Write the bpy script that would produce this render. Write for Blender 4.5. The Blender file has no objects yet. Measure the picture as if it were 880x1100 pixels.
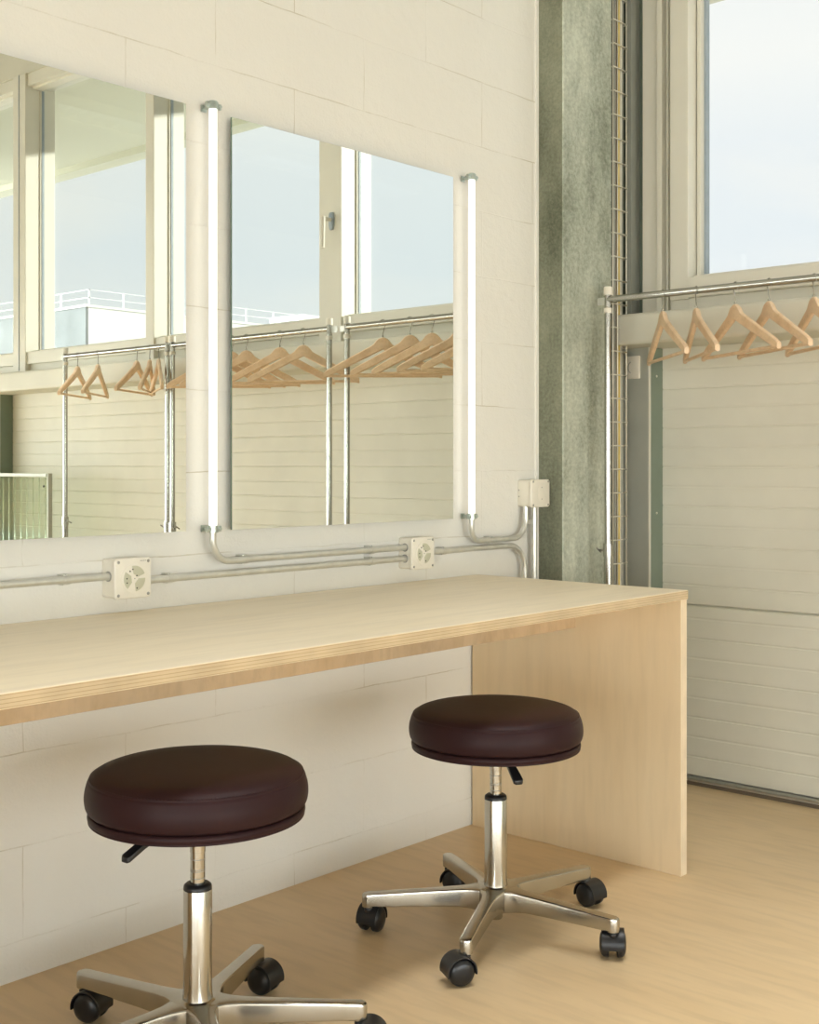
import bpy, bmesh, math, random
from mathutils import Vector, Matrix
random.seed(7)
PI = math.pi
S = bpy.context.scene
C = S.collection

# ------------------------------------------------------------------ materials
def nt(name):
    m = bpy.data.materials.new(name); m.use_nodes = True
    t = m.node_tree; t.nodes.clear()
    o = t.nodes.new('ShaderNodeOutputMaterial')
    b = t.nodes.new('ShaderNodeBsdfPrincipled')
    t.links.new(b.outputs[0], o.inputs[0])
    return m, t, b
def N(t, typ, **kw):
    n = t.nodes.new(typ)
    for k, v in kw.items():
        if k in n.inputs: n.inputs[k].default_value = v
        else: setattr(n, k, v)
    return n
def rgb(c): return (c[0], c[1], c[2], 1)
def ramp(t, src, stops):
    r = t.nodes.new('ShaderNodeValToRGB')
    t.links.new(src, r.inputs[0])
    e = r.color_ramp.elements
    while len(e) < len(stops): e.new(0.5)
    for k, (p, c) in enumerate(stops):
        e[k].position = p; e[k].color = rgb(c) if len(c) == 3 else c
    return r
def coords(t, scale=(1, 1, 1), loc=(0, 0, 0), rot=(0, 0, 0)):
    tc = t.nodes.new('ShaderNodeTexCoord'); mp = t.nodes.new('ShaderNodeMapping')
    mp.inputs['Scale'].default_value = scale; mp.inputs['Location'].default_value = loc
    mp.inputs['Rotation'].default_value = rot
    t.links.new(tc.outputs['Object'], mp.inputs[0])
    return mp.outputs[0]
def bump(t, b, h, strength=.2, dist=.01):
    bp = N(t, 'ShaderNodeBump', Strength=strength, Distance=dist)
    t.links.new(h, bp.inputs['Height']); t.links.new(bp.outputs[0], b.inputs['Normal'])
    return bp
def plain(name, col, rough=.5, metal=0, var=.06, scale=40, bmp=0, coat=0, spec=.5):
    m, t, b = nt(name)
    n = N(t, 'ShaderNodeTexNoise', Scale=scale, Detail=4.0)
    t.links.new(coords(t), n.inputs['Vector'])
    r = ramp(t, n.outputs[0], [(.3, [c*(1-var) for c in col]), (.7, [min(1, c*(1+var)) for c in col])])
    t.links.new(r.outputs[0], b.inputs['Base Color'])
    b.inputs['Roughness'].default_value = rough; b.inputs['Metallic'].default_value = metal
    b.inputs['Coat Weight'].default_value = coat
    b.inputs['Specular IOR Level'].default_value = spec
    if bmp: bump(t, b, n.outputs[0], bmp, .002)
    return m
def wood(name, base, dark, grain=(1, 1, 1), rough=.45, fleck=.5, big=None):
    """pale plywood veneer: long soft streaks along one axis"""
    m, t, b = nt(name)
    n = N(t, 'ShaderNodeTexNoise', Scale=3.0, Detail=7.0, Roughness=.6, Distortion=.35)
    t.links.new(coords(t, grain), n.inputs['Vector'])
    r = ramp(t, n.outputs[0], [(.32, dark), (.62, base)])
    f = N(t, 'ShaderNodeTexNoise', Scale=18.0, Detail=3.0)
    t.links.new(coords(t, grain), f.inputs['Vector'])
    r2 = ramp(t, f.outputs[0], [(.35, (1-.12*fleck,)*3), (.55, (1, 1, 1))])
    mx = N(t, 'ShaderNodeMix', data_type='RGBA', blend_type='MULTIPLY')
    mx.inputs[0].default_value = 1
    t.links.new(r.outputs[0], mx.inputs[6]); t.links.new(r2.outputs[0], mx.inputs[7])
    t.links.new(mx.outputs[2], b.inputs['Base Color'])
    b.inputs['Roughness'].default_value = rough
    bump(t, b, f.outputs[0], .05, .001)
    return m
def ply_edge(name, axis, a, d, pitch=.0042):
    m, t, b = nt(name)
    sc = [0, 0, 0]; sc[axis] = 1
    v = coords(t, (1, 1, 1))
    sx = N(t, 'ShaderNodeSeparateXYZ'); t.links.new(v, sx.inputs[0])
    ma = N(t, 'ShaderNodeMath', operation='MULTIPLY'); ma.inputs[1].default_value = 2*PI/pitch/2
    t.links.new(sx.outputs[axis], ma.inputs[0])
    si = N(t, 'ShaderNodeMath', operation='SINE'); t.links.new(ma.outputs[0], si.inputs[0])
    r = ramp(t, si.outputs[0], [(.0, a), (.75, a), (.9, d)])
    n = N(t, 'ShaderNodeTexNoise', Scale=12.0, Detail=5.0); t.links.new(v, n.inputs['Vector'])
    r2 = ramp(t, n.outputs[0], [(.3, (.86,)*3), (.7, (1.06,)*3)])
    mx = N(t, 'ShaderNodeMix', data_type='RGBA', blend_type='MULTIPLY'); mx.inputs[0].default_value = 1
    t.links.new(r.outputs[0], mx.inputs[6]); t.links.new(r2.outputs[0], mx.inputs[7])
    t.links.new(mx.outputs[2], b.inputs['Base Color']); b.inputs['Roughness'].default_value = .6
    return m
def block_wall(name, col):
    m, t, b = nt(name)
    tc = t.nodes.new('ShaderNodeTexCoord')
    sx = N(t, 'ShaderNodeSeparateXYZ'); t.links.new(tc.outputs['Object'], sx.inputs[0])
    # slight waviness of the joints
    wn = N(t, 'ShaderNodeTexNoise', Scale=9.0, Detail=3.0); t.links.new(tc.outputs['Object'], wn.inputs['Vector'])
    wa = N(t, 'ShaderNodeMath', operation='MULTIPLY_ADD'); wa.inputs[1].default_value = .008; wa.inputs[2].default_value = -.004
    t.links.new(wn.outputs[0], wa.inputs[0])
    ax = N(t, 'ShaderNodeMath', operation='ADD'); t.links.new(sx.outputs[0], ax.inputs[0]); t.links.new(wa.outputs[0], ax.inputs[1])
    az = N(t, 'ShaderNodeMath', operation='ADD'); t.links.new(sx.outputs[2], az.inputs[0]); t.links.new(wa.outputs[0], az.inputs[1])
    cb = N(t, 'ShaderNodeCombineXYZ'); t.links.new(ax.outputs[0], cb.inputs[0]); t.links.new(az.outputs[0], cb.inputs[1])
    mp = N(t, 'ShaderNodeMapping'); mp.inputs['Location'].default_value = (WALL_OX, WALL_OZ, 0)
    t.links.new(cb.outputs[0], mp.inputs[0])
    br = N(t, 'ShaderNodeTexBrick', offset=.5, offset_frequency=2, squash=1.0)
    br.inputs['Scale'].default_value = 1; br.inputs['Brick Width'].default_value = .508
    br.inputs['Row Height'].default_value = .193; br.inputs['Mortar Size'].default_value = .0018
    br.inputs['Mortar Smooth'].default_value = .55
    br.inputs['Color1'].default_value = (1, 1, 1, 1); br.inputs['Color2'].default_value = (.96, .96, .96, 1)
    br.inputs['Mortar'].default_value = (0, 0, 0, 1)
    t.links.new(mp.outputs[0], br.inputs['Vector'])
    # joints are filled with paint in many places: fade them with a patchy noise
    fn = N(t, 'ShaderNodeTexNoise', Scale=2.6, Detail=5.0, Roughness=.7); t.links.new(tc.outputs['Object'], fn.inputs['Vector'])
    fr = ramp(t, fn.outputs[0], [(.46, (0, 0, 0)), (.62, (1, 1, 1))])
    jf = N(t, 'ShaderNodeMath', operation='MULTIPLY'); t.links.new(br.outputs['Fac'], jf.inputs[0]); t.links.new(fr.outputs[0], jf.inputs[1])
    cn = N(t, 'ShaderNodeTexNoise', Scale=3.0, Detail=6.0); t.links.new(tc.outputs['Object'], cn.inputs['Vector'])
    cr = ramp(t, cn.outputs[0], [(.3, [c*.97 for c in col]), (.7, col)])
    mx = N(t, 'ShaderNodeMix', data_type='RGBA'); t.links.new(jf.outputs[0], mx.inputs[0])
    t.links.new(cr.outputs[0], mx.inputs[6]); mx.inputs[7].default_value = (.56, .52, .42, 1)
    t.links.new(mx.outputs[2], b.inputs['Base Color'])
    b.inputs['Roughness'].default_value = .75; b.inputs['Specular IOR Level'].default_value = .3
    # paint over rough block: fine stipple + joints
    st = N(t, 'ShaderNodeTexNoise', Scale=160.0, Detail=3.0); t.links.new(tc.outputs['Object'], st.inputs['Vector'])
    st2 = N(t, 'ShaderNodeTexNoise', Scale=30.0, Detail=4.0); t.links.new(tc.outputs['Object'], st2.inputs['Vector'])
    a1 = N(t, 'ShaderNodeMath', operation='MULTIPLY_ADD'); a1.inputs[1].default_value = .35
    t.links.new(st.outputs[0], a1.inputs[0]); t.links.new(st2.outputs[0], a1.inputs[2])
    a2 = N(t, 'ShaderNodeMath', operation='MULTIPLY_ADD'); a2.inputs[1].default_value = -.7
    t.links.new(br.outputs['Fac'], a2.inputs[0]); t.links.new(a1.outputs[0], a2.inputs[2])
    bump(t, b, a2.outputs[0], .36, .006)
    return m
LP1, LP2 = 6.2, 15
WALL_OX, WALL_OZ = -.615, -.08
def concrete(name, a, c, fine=70.0):
    m, t, b = nt(name)
    v = coords(t, (1, 1, .45))
    n1 = N(t, 'ShaderNodeTexNoise', Scale=5.0, Detail=10.0, Roughness=.68); t.links.new(v, n1.inputs['Vector'])
    n2 = N(t, 'ShaderNodeTexNoise', Scale=fine, Detail=6.0, Roughness=.7); t.links.new(coords(t), n2.inputs['Vector'])
    mixv = N(t, 'ShaderNodeMath', operation='MULTIPLY_ADD'); mixv.inputs[1].default_value = .55
    t.links.new(n2.outputs[0], mixv.inputs[0]); t.links.new(n1.outputs[0], mixv.inputs[2])
    r = ramp(t, mixv.outputs[0], [(.55, a), (.98, c)])
    t.links.new(r.outputs[0], b.inputs['Base Color']); b.inputs['Roughness'].default_value = .7
    bump(t, b, n2.outputs[0], .25, .004)
    return m
def emit(name, col, strength):
    m = bpy.data.materials.new(name); m.use_nodes = True
    t = m.node_tree; t.nodes.clear()
    o = t.nodes.new('ShaderNodeOutputMaterial'); e = N(t, 'ShaderNodeEmission', Strength=strength)
    e.inputs[0].default_value = rgb(col); t.links.new(e.outputs[0], o.inputs[0])
    return m
def ior_sided(t, fr, ior):
    """the same reflectance on both faces of a sheet"""
    ge = t.nodes.new('ShaderNodeNewGeometry')
    mi = N(t, 'ShaderNodeMix', data_type='FLOAT'); mi.inputs[2].default_value = ior; mi.inputs[3].default_value = 1/ior
    t.links.new(ge.outputs['Backfacing'], mi.inputs[0]); t.links.new(mi.outputs[0], fr.inputs['IOR'])
def pane(name, tint, ior=1.45, rough=0.0):
    m = bpy.data.materials.new(name); m.use_nodes = True
    t = m.node_tree; t.nodes.clear()
    o = t.nodes.new('ShaderNodeOutputMaterial')
    tr = N(t, 'ShaderNodeBsdfTransparent'); tr.inputs[0].default_value = rgb(tint)
    gl = N(t, 'ShaderNodeBsdfGlossy', Roughness=rough); gl.inputs[0].default_value = (1, 1, 1, 1)
    fr = N(t, 'ShaderNodeFresnel', IOR=ior); ior_sided(t, fr, ior)
    mx = t.nodes.new('ShaderNodeMixShader')
    t.links.new(fr.outputs[0], mx.inputs[0]); t.links.new(tr.outputs[0], mx.inputs[1]); t.links.new(gl.outputs[0], mx.inputs[2])
    t.links.new(mx.outputs[0], o.inputs[0])
    return m

M = {}
M['wall'] = block_wall('painted_block', (.775, .76, .70))
M['white_wall'] = plain('white_plaster', (.82, .80, .74), .8, var=.03, scale=8)
M['ceiling'] = plain('ceiling_concrete', (.40, .40, .36), .85, var=.03, scale=6)
M['floor'] = wood('floor_ply', (.70, .535, .325), (.655, .49, .285), (2.2, .32, 1), .42, .7)
M['ply_top'] = wood('birch_top', (.84, .735, .55), (.81, .70, .51), (.30, 2.4, 2), .48, .5)
M['ply_panel'] = wood('birch_panel', (.76, .615, .405), (.715, .565, .355), (2.6, 2.6, .30), .48, .35)
M['ply_beam'] = wood('birch_beam', (.60, .45, .285), (.51, .365, .215), (3.0, 2.0, 1.2), .5, .8)
M['edge_z'] = ply_edge('ply_edge_flat', 2, (.60, .475, .305), (.44, .325, .19), .0030)
M['edge_x'] = ply_edge('ply_edge_upright', 0, (.82, .69, .50), (.72, .57, .38))
M['leather'] = plain('oxblood_leather', (.0285, .0116, .0125), .46, var=.10, scale=14, bmp=.06, spec=.15)
M['chrome'] = plain('chrome', (.54, .52, .47), .17, 1.0, var=.02)
M['steel'] = plain('polished_cast_aluminium', (.50, .48, .43), .22, 1.0, var=.05, scale=30)
M['tube_steel'] = plain('bright_rack_tube', (.46, .455, .42), .22, 1.0, var=.02)
M['galv'] = plain('galvanised_conduit', (.72, .72, .67), .36, .8, var=.08, scale=30)
M['zinc'] = plain('zinc_clamp', (.48, .54, .50), .30, .9, var=.12, scale=60)
M['black'] = plain('black_plastic', (.012, .012, .013), .38, var=.1)
M['blackw'] = plain('black_wheel', (.010, .0105, .012), .32, var=.1)
M['plastic'] = plain('white_plastic', (.76, .72, .62), .42, var=.02)
M['socket'] = plain('socket_insert', (.68, .66, .52), .4, var=.02)
M['recess'] = plain('socket_recess', (.50, .49, .36), .5, var=.02)
M['dark'] = plain('dark_hole', (.03, .028, .024), .7)
M['grey'] = plain('grey_screw', (.36, .35, .31), .5, .3)
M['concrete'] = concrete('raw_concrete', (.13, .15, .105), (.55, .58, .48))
M['concrete_rough_shaded'] = concrete('coarse_concrete_shaded', (.085, .095, .058), (.29, .30, .215), 110)
M['door'] = plain('shutter_paint', (.70, .685, .59), .55, var=.04, scale=5)
M['frame'] = plain('window_frame_paint', (.72, .70, .61), .45, var=.02, scale=6)
M['sill'] = plain('sill_cladding', (.66, .64, .545), .55, var=.03, scale=6)
M['jamb'] = plain('grey_steel_jamb', (.43, .44, .38), .45, .2, var=.05, scale=10)
M['jambdark'] = plain('dark_green_steel', (.195, .24, .19), .45, .2, var=.06, scale=10)
M['gasket'] = plain('blue_grey_gasket', (.34, .40, .45), .5)
M['glass'] = pane('window_glass', (.975, .985, .975), 1.32)
M['rail_strip'] = plain('aluminium_strip', (.80, .79, .74), .30, .7)
M['seal'] = plain('brown_seal', (.13, .10, .07), .6)
M['beech'] = wood('beech', (.80, .595, .39), (.72, .50, .30), (6, 6, 6), .42, .6)
M['wire'] = plain('tray_wire', (.66, .64, .54), .4, .5, var=.05)
M['cable_y'] = plain('cable_yellow', (.66, .50, .13), .5)
M['cable_g'] = plain('cable_grey', (.33, .33, .28), .5)
M['cable_w'] = plain('cable_pale', (.62, .60, .50), .5)
M['cable_d'] = plain('cable_dark', (.04, .04, .035), .5)
M['cable_b'] = plain('cable_brown', (.20, .145, .085), .5)
M['tube'] = emit('led_tube', (1.0, .97, .88), 1.7)
M['stucco'] = plain('sunlit_render', (.80, .80, .77), .9, var=.03, scale=.3)
M['soffit'] = plain('soffit_board', (.58, .575, .465), .85, var=.04, scale=.8)
M['shaded_cladding'] = plain('blue_grey_shaded_cladding', (.175, .195, .195), .6, var=.2, scale=.6)
M['rail'] = plain('white_rail', (.66, .67, .68), .5)
M['asphalt'] = plain('terrace', (.50, .48, .43), .9, var=.1, scale=2)
M['polyc'] = None
m, t, b = nt('silvered_mirror')
b.inputs['Base Color'].default_value = (.90, .93, .88, 1); b.inputs['Metallic'].default_value = 1; b.inputs['Roughness'].default_value = 0
nn = N(t, 'ShaderNodeTexNoise', Scale=.8); t.links.new(coords(t), nn.inputs['Vector'])
rr = ramp(t, nn.outputs[0], [(.3, (.905, .94, .905)), (.7, (.915, .95, .915))]); t.links.new(rr.outputs[0], b.inputs['Base Color'])
M['mirror'] = m
M['mirror_edge'] = plain('green_glass_edge', (.10, .15, .11), .15, 0, spec=.8)
# corrugated clear sheet: mostly see-through, with a glossy milky skin
m = bpy.data.materials.new('corrugated_clear_sheet'); m.use_nodes = True
t = m.node_tree; t.nodes.clear()
o = t.nodes.new('ShaderNodeOutputMaterial')
tr = N(t, 'ShaderNodeBsdfTransparent'); tr.inputs[0].default_value = (.86, .93, .85, 1)
gl = N(t, 'ShaderNodeBsdfGlossy', Roughness=.12); gl.inputs[0].default_value = (.95, 1, .95, 1)
df = N(t, 'ShaderNodeBsdfTranslucent'); df.inputs[0].default_value = (.75, .85, .74, 1)
lw = N(t, 'ShaderNodeFresnel', IOR=1.5); ior_sided(t, lw, 1.5)
ma = N(t, 'ShaderNodeMath', operation='MULTIPLY_ADD'); ma.inputs[1].default_value = 1.0; ma.inputs[2].default_value = .12
t.links.new(lw.outputs[0], ma.inputs[0])
m1 = t.nodes.new('ShaderNodeMixShader'); m1.inputs[0].default_value = .16
t.links.new(tr.outputs[0], m1.inputs[1]); t.links.new(df.outputs[0], m1.inputs[2])
m2 = t.nodes.new('ShaderNodeMixShader'); t.links.new(ma.outputs[0], m2.inputs[0])
t.links.new(m1.outputs[0], m2.inputs[1]); t.links.new(gl.outputs[0], m2.inputs[2])
t.links.new(m2.outputs[0], o.inputs[0]); M['polyc'] = m

# ------------------------------------------------------------------ mesh helpers
def V(*a): return Vector(a)
class MB:
    """collects shapes into one mesh; mi = material slot of the shape"""
    def __init__(s): s.bm = bmesh.new()
    def _add(s, bm2, mi=0, smooth=None):
        for f in bm2.faces:
            f.material_index = mi
            if smooth is not None: f.smooth = smooth
        me = bpy.data.meshes.new('tmp'); bm2.to_mesh(me); bm2.free()
        s.bm.from_mesh(me); bpy.data.meshes.remove(me)
        return s
    def box(s, x0, x1, y0, y1, z0, z1, bev=0, mi=0, seg=2, mis=None):
        b = bmesh.new(); bmesh.ops.create_cube(b, size=1)
        for v in b.verts:
            v.co = V(x0 if v.co.x < 0 else x1, y0 if v.co.y < 0 else y1, z0 if v.co.z < 0 else z1)
        bmesh.ops.recalc_face_normals(b, faces=b.faces)
        if bev: bmesh.ops.bevel(b, geom=list(b.edges), offset=bev, segments=seg, affect='EDGES', profile=.6)
        if mis is None: return s._add(b, mi)
        for f in b.faces: f.material_index = mis(f.normal)
        me = bpy.data.meshes.new('tmp'); b.to_mesh(me); b.free(); s.bm.from_mesh(me); bpy.data.meshes.remove(me)
        return s
    def tube(s, pts, r, n=12, mi=0, cap=True):
        """round bar along a polyline; r a number or a list"""
        b = bmesh.new(); pts = [Vector(p) for p in pts]
        rs = r if isinstance(r, (list, tuple)) else [r]*len(pts)
        tn = []
        for i in range(len(pts)):
            a = pts[max(0, i-1)]; c = pts[min(len(pts)-1, i+1)]
            tn.append((c-a).normalized())
        up = V(0, 0, 1) if abs(tn[0].z) < .9 else V(1, 0, 0)
        u = tn[0].cross(up).normalized(); rings = []
        for i, p in enumerate(pts):
            u = (u - tn[i]*u.dot(tn[i])).normalized(); w = tn[i].cross(u)
            rings.append([b.verts.new(p + (u*math.cos(2*PI*k/n) + w*math.sin(2*PI*k/n))*rs[i]) for k in range(n)])
        for i in range(len(rings)-1):
            for k in range(n):
                f = b.faces.new((rings[i][k], rings[i][(k+1) % n], rings[i+1][(k+1) % n], rings[i+1][k])); f.smooth = True
        if cap:
            b.faces.new(rings[0][::-1]); b.faces.new(rings[-1])
        bmesh.ops.recalc_face_normals(b, faces=b.faces)
        return s._add(b, mi)
    def lathe(s, prof, n=48, mat=None, mi=0, smooth=True):
        """prof: (radius, height) list spun about local z"""
        b = bmesh.new(); rings = []
        for (r, z) in prof:
            if r < 1e-6: rings.append([b.verts.new((0, 0, z))])
            else: rings.append([b.verts.new((r*math.cos(2*PI*k/n), r*math.sin(2*PI*k/n), z)) for k in range(n)])
        for i in range(len(rings)-1):
            A, B = rings[i], rings[i+1]
            for k in range(n):
                k2 = (k+1) % n
                if len(A) == 1 and len(B) == 1: continue
                if len(A) == 1: f = b.faces.new((A[0], B[k2], B[k]))
                elif len(B) == 1: f = b.faces.new((A[k], A[k2], B[0]))
                else: f = b.faces.new((A[k], A[k2], B[k2], B[k]))
                f.smooth = smooth
        bmesh.ops.recalc_face_normals(b, faces=b.faces)
        if mat is not None: bmesh.ops.transform(b, matrix=mat, verts=b.verts)
        return s._add(b, mi)
    def prism(s, poly, h0, h1, fn, bev=0, mi=0, seg=2, smooth=False):
        """poly of 2-D points pushed from h0 to h1; fn(u, v, h) -> point"""
        b = bmesh.new()
        lo = [b.verts.new((p[0], p[1], h0)) for p in poly]; hi = [b.verts.new((p[0], p[1], h1)) for p in poly]
        n = len(poly)
        b.faces.new(lo[::-1]); b.faces.new(hi)
        for k in range(n): b.faces.new((lo[k], lo[(k+1) % n], hi[(k+1) % n], hi[k]))
        bmesh.ops.recalc_face_normals(b, faces=b.faces)
        if bev:
            es = [e for e in b.edges if abs(e.verts[0].co.z - e.verts[1].co.z) < 1e-6]
            bmesh.ops.bevel(b, geom=es, offset=bev, segments=seg, affect='EDGES', profile=.5)
        for v in b.verts: v.co = Vector(fn(*v.co))
        bmesh.ops.recalc_face_normals(b, faces=b.faces)
        return s._add(b, mi, smooth)
    def build(s, name, mat, parent=None, auto=None):
        me = bpy.data.meshes.new(name)
        if parent is not None:
            off = root_loc(parent)
            bmesh.ops.translate(s.bm, verts=s.bm.verts, vec=-off)
        s.bm.to_mesh(me); s.bm.free()
        for m_ in (mat if isinstance(mat, (list, tuple)) else [mat]): me.materials.append(m_)
        if auto is not None:
            me.polygons.foreach_set('use_smooth', [True]*len(me.polygons))
            me.set_sharp_from_angle(angle=math.radians(auto))
        o = bpy.data.objects.new(name, me); C.objects.link(o)
        if parent is not None: o.parent = parent
        return o
def root_loc(o):
    v = Vector((0, 0, 0))
    while o is not None: v = v + o.location; o = o.parent
    return v
def tag(o, label, cat, group=None, kind=None):
    o['label'] = label; o['category'] = cat
    if group: o['group'] = group
    if kind: o['kind'] = kind
    return o
def thing(name, label, cat, loc=(0, 0, 0), group=None):
    o = bpy.data.objects.new(name, None); C.objects.link(o); o.location = loc
    o.empty_display_size = .05
    return tag(o, label, cat, group)
def struct(o, label=None):
    o['kind'] = 'structure'
    if label: o['label'] = label
    return o
def kids(o): return [c for c in bpy.data.objects if c.parent == o]
def copy_tree(o, parent=None):
    c = o.copy(); C.objects.link(c); c.parent = parent
    for ch in kids(o): copy_tree(ch, c)
    return c
def fillet(pts, rad, n=8):
    """polyline with rounded corners"""
    pts = [Vector(p) for p in pts]; out = [pts[0]]
    for i in range(1, len(pts)-1):
        a, p, c = pts[i-1], pts[i], pts[i+1]
        d1 = (a-p).normalized(); d2 = (c-p).normalized()
        ang = d1.angle(d2); L = rad/math.tan(ang/2)
        s_, e_ = p+d1*L, p+d2*L
        cen = p + (d1+d2).normalized()*(rad/math.sin(ang/2))
        va, vb = s_-cen, e_-cen; tot = va.angle(vb); ax = va.cross(vb).normalized()
        for k in range(n+1): out.append(cen + Matrix.Rotation(tot*k/n, 3, ax) @ va)
    out.append(pts[-1]); return out

# ------------------------------------------------------------------ the room
CEIL = 3.4; XL, XR, YR = -3.4, 3.70, -7.0
WS, WT = 1.557, 3.15         # window sill and head
struct(MB().box(XL-.2, 3.9, YR-.3, .3, -.2, 0).build('floor', M['floor']), 'pale plywood floor')
struct(MB().box(XL-.2, 3.75, YR-.3, .3, CEIL, CEIL+.2).build('ceiling', M['ceiling']))
struct(MB().box(XL-.2, 3.18, 0, .2, 0, CEIL).box(3.18, 3.90, .0, .2, 0, CEIL).build('wall_left', M['wall']), 'white painted concrete block wall behind the mirrors')
fw = MB()  # unseen front wall; its low windows are added as a side light
fw.box(XL-.2, XL, YR, 0, 0, .10).box(XL-.2, XL, YR, 0, 1.85, CEIL)
fe = [YR, -6.4, -4.7, -4.4, -2.9, -2.6, -.9, 0]
for i in range(0, 8, 2): fw.box(XL-.2, XL, fe[i], fe[i+1], .10, 1.85)
struct(fw.build('wall_front', M['white_wall']))
for i in (1, 3, 5):
    y0, y1 = fe[i], fe[i+1]
    f = MB()
    for (a, b_) in ((y0, y0+.07), (y1-.07, y1)): f.box(XL-.14, XL-.04, a, b_, .10, 1.85, .004)
    f.box(XL-.138, XL-.042, y0, y1, .10, .18, .004).box(XL-.138, XL-.042, y0, y1, 1.77, 1.85, .004)
    w = struct(f.build('window_%d' % (9+i//2), M['frame']))  # unseen window, added as a side light
    MB().box(XL-.10, XL-.094, y0+.06, y1-.06, .17, 1.78).build('glass_pane', M['glass'], w)
# rear wall (behind the camera), low unseen windows added to light the room
rw = MB()
rw.box(XL, XR, YR-.2, YR, 0, .10).box(XL, XR, YR-.2, YR, 1.85, CEIL)
edges = [XL, XL+.25, -1.3, -1.05, 1.05, 1.3, 3.4, XR]
for i in range(0, 8, 2): rw.box(edges[i], edges[i+1], YR-.2, YR, .10, 1.85)
struct(rw.build('wall_rear', M['white_wall']))
for i in (1, 3, 5):
    x0, x1 = edges[i], edges[i+1]
    f = MB()
    for (a, b_) in ((x0, x0+.07), ((x0+x1)/2-.04, (x0+x1)/2+.04), (x1-.07, x1)): f.box(a, b_, YR-.14, YR-.04, .10, 1.85, .004)
    f.box(x0, x1, YR-.138, YR-.042, .10, .18, .004).box(x0, x1, YR-.138, YR-.042, 1.77, 1.85, .004)
    w = struct(f.build('window_%d' % (6+i//2), M['frame']))  # unseen window, added to light the room
    MB().box(x0+.06, x1-.06, YR-.10, YR-.094, .17, 1.78).build('glass_pane', M['glass'], w)

# right wall: header, far pier, the metal cladding beyond the door
struct(MB().box(3.56, 3.75, YR-.2, 0, WT, CEIL).box(3.62, 3.75, YR, -6.2, 0, WT)
       .box(3.62, 3.75, -6.2, -4.95, 0, 1.46).build('wall_right', M['sill']))
# raw concrete column at the end of the block wall
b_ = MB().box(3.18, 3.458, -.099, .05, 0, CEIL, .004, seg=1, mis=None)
for f_ in b_.bm.faces: f_.material_index = 1 if f_.normal.x < -.8 else 0  # left face is coarser, and also darkened to hold its shade
tag(struct(b_.build('trim_1', [M['concrete'], M['concrete_rough_shaded']])), 'raw grey green concrete column at the end of the white block wall', 'column')
# light mastic seal between block wall and column
struct(MB().box(3.168, 3.18, -.006, .01, 0, CEIL).build('trim_2', M['white_wall']))
# steel door jambs
def jamb(n, y0, y1, label, edge):
    j = struct(MB().box(3.62, 3.626, y0, y1, 0, 1.50, .001).build(n, M['jamb']), label)
    e = edge
    MB().box(3.626, 3.74, y0, y1, 0, 1.50).build('reveal', M['jambdark'], j)
    MB().box(3.617, 3.62, e-.003, e+.003, 0, 1.46).build('edge_strip', M['frame'], j)
    sc = MB()
    for z in (.35, .9, 1.36): sc.lathe([(0, -.0), (.004, -.0), (.004, .002), (0, .003)], 10, Matrix.Translation((3.66, y0 if y0 < -1 else y0, z)) @ Matrix.Rotation(PI/2, 4, 'X'))
    sc.build('screw', M['wire'], j)
    return j
jamb('trim_3', -.145, 0, 'grey steel door jamb beside the cable tray', -.142)
jamb('trim_4', -4.95, -4.045, 'grey steel panel beyond the door', -4.048)
# upper steel post
p = struct(MB().box(3.655, 3.74, -.121, 0, WS, WT).build('trim_5', M['jambdark']), 'dark green steel post beside the window')
MB().box(3.60, 3.66, -.083, -.062, WS, WT).build('flange', M['jamb'], p)
# sill band above the door
struct(MB().box(3.50, 3.74, -6.2, 0, 1.455, WS, .014, seg=4).build('trim_6', M['sill']), 'cream sill band above the sectional door')

# sectional door with horizontal ribs
door = struct(MB().box(3.715, 3.74, -4.05, -.13, 0, 1.47).build('door_1', M['door']), 'cream sectional door with fine horizontal ribs')
def ribbed(z0, z1, y0, y1, pitch=.0655):
    b = bmesh.new(); prof = []
    z = z0; xf = 3.70
    prof.append((xf+.008, z0)); prof.append((xf, z0+.004))
    k = 0
    zz = z0 + pitch
    while zz < z1 - .02:
        if k % 2: prof += [(xf, zz-.005), (xf+.0016, zz-.0012), (xf+.0016, zz+.0012), (xf, zz+.005)]
        else: prof += [(xf, zz-.004), (xf+.0026, zz-.0010), (xf+.0026, zz+.0010), (xf, zz+.004)]
        zz += pitch; k += 1
    prof += [(xf, z1-.004), (xf+.008, z1)]
    A = [b.verts.new((x, y0, z)) for x, z in prof]; B = [b.verts.new((x, y1, z)) for x, z in prof]
    for i in range(len(prof)-1): b.faces.new((A[i], A[i+1], B[i+1], B[i]))
    back = [b.verts.new((3.716, y0, z0)), b.verts.new((3.716, y0, z1)), b.verts.new((3.716, y1, z1)), b.verts.new((3.716, y1, z0))]
    b.faces.new((A[0], B[0], back[3], back[0])); b.faces.new((A[-1], back[1], back[2], B[-1])); b.faces.new(back)
    b.faces.new(A + [back[1], back[0]]); b.faces.new(B + [back[2], back[3]])
    bmesh.ops.recalc_face_normals(b, faces=b.faces)
    return MB()._add(b)
for (z0, z1) in ((.028, .595), (.597, 1.465)):
    ribbed(z0, z1, -4.045, -.145).build('door_panel', M['door'], door)
MB().tube([(3.693, -4.05, .022), (3.693, -.14, .022)], .0060, 12).box(3.693, 3.72, -4.05, -.14, .008, .027).build('bottom_rail', M['rail_strip'], door)
MB().box(3.690, 3.72, -4.05, -.14, .0, .012).build('seal', M['seal'], door)

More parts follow.
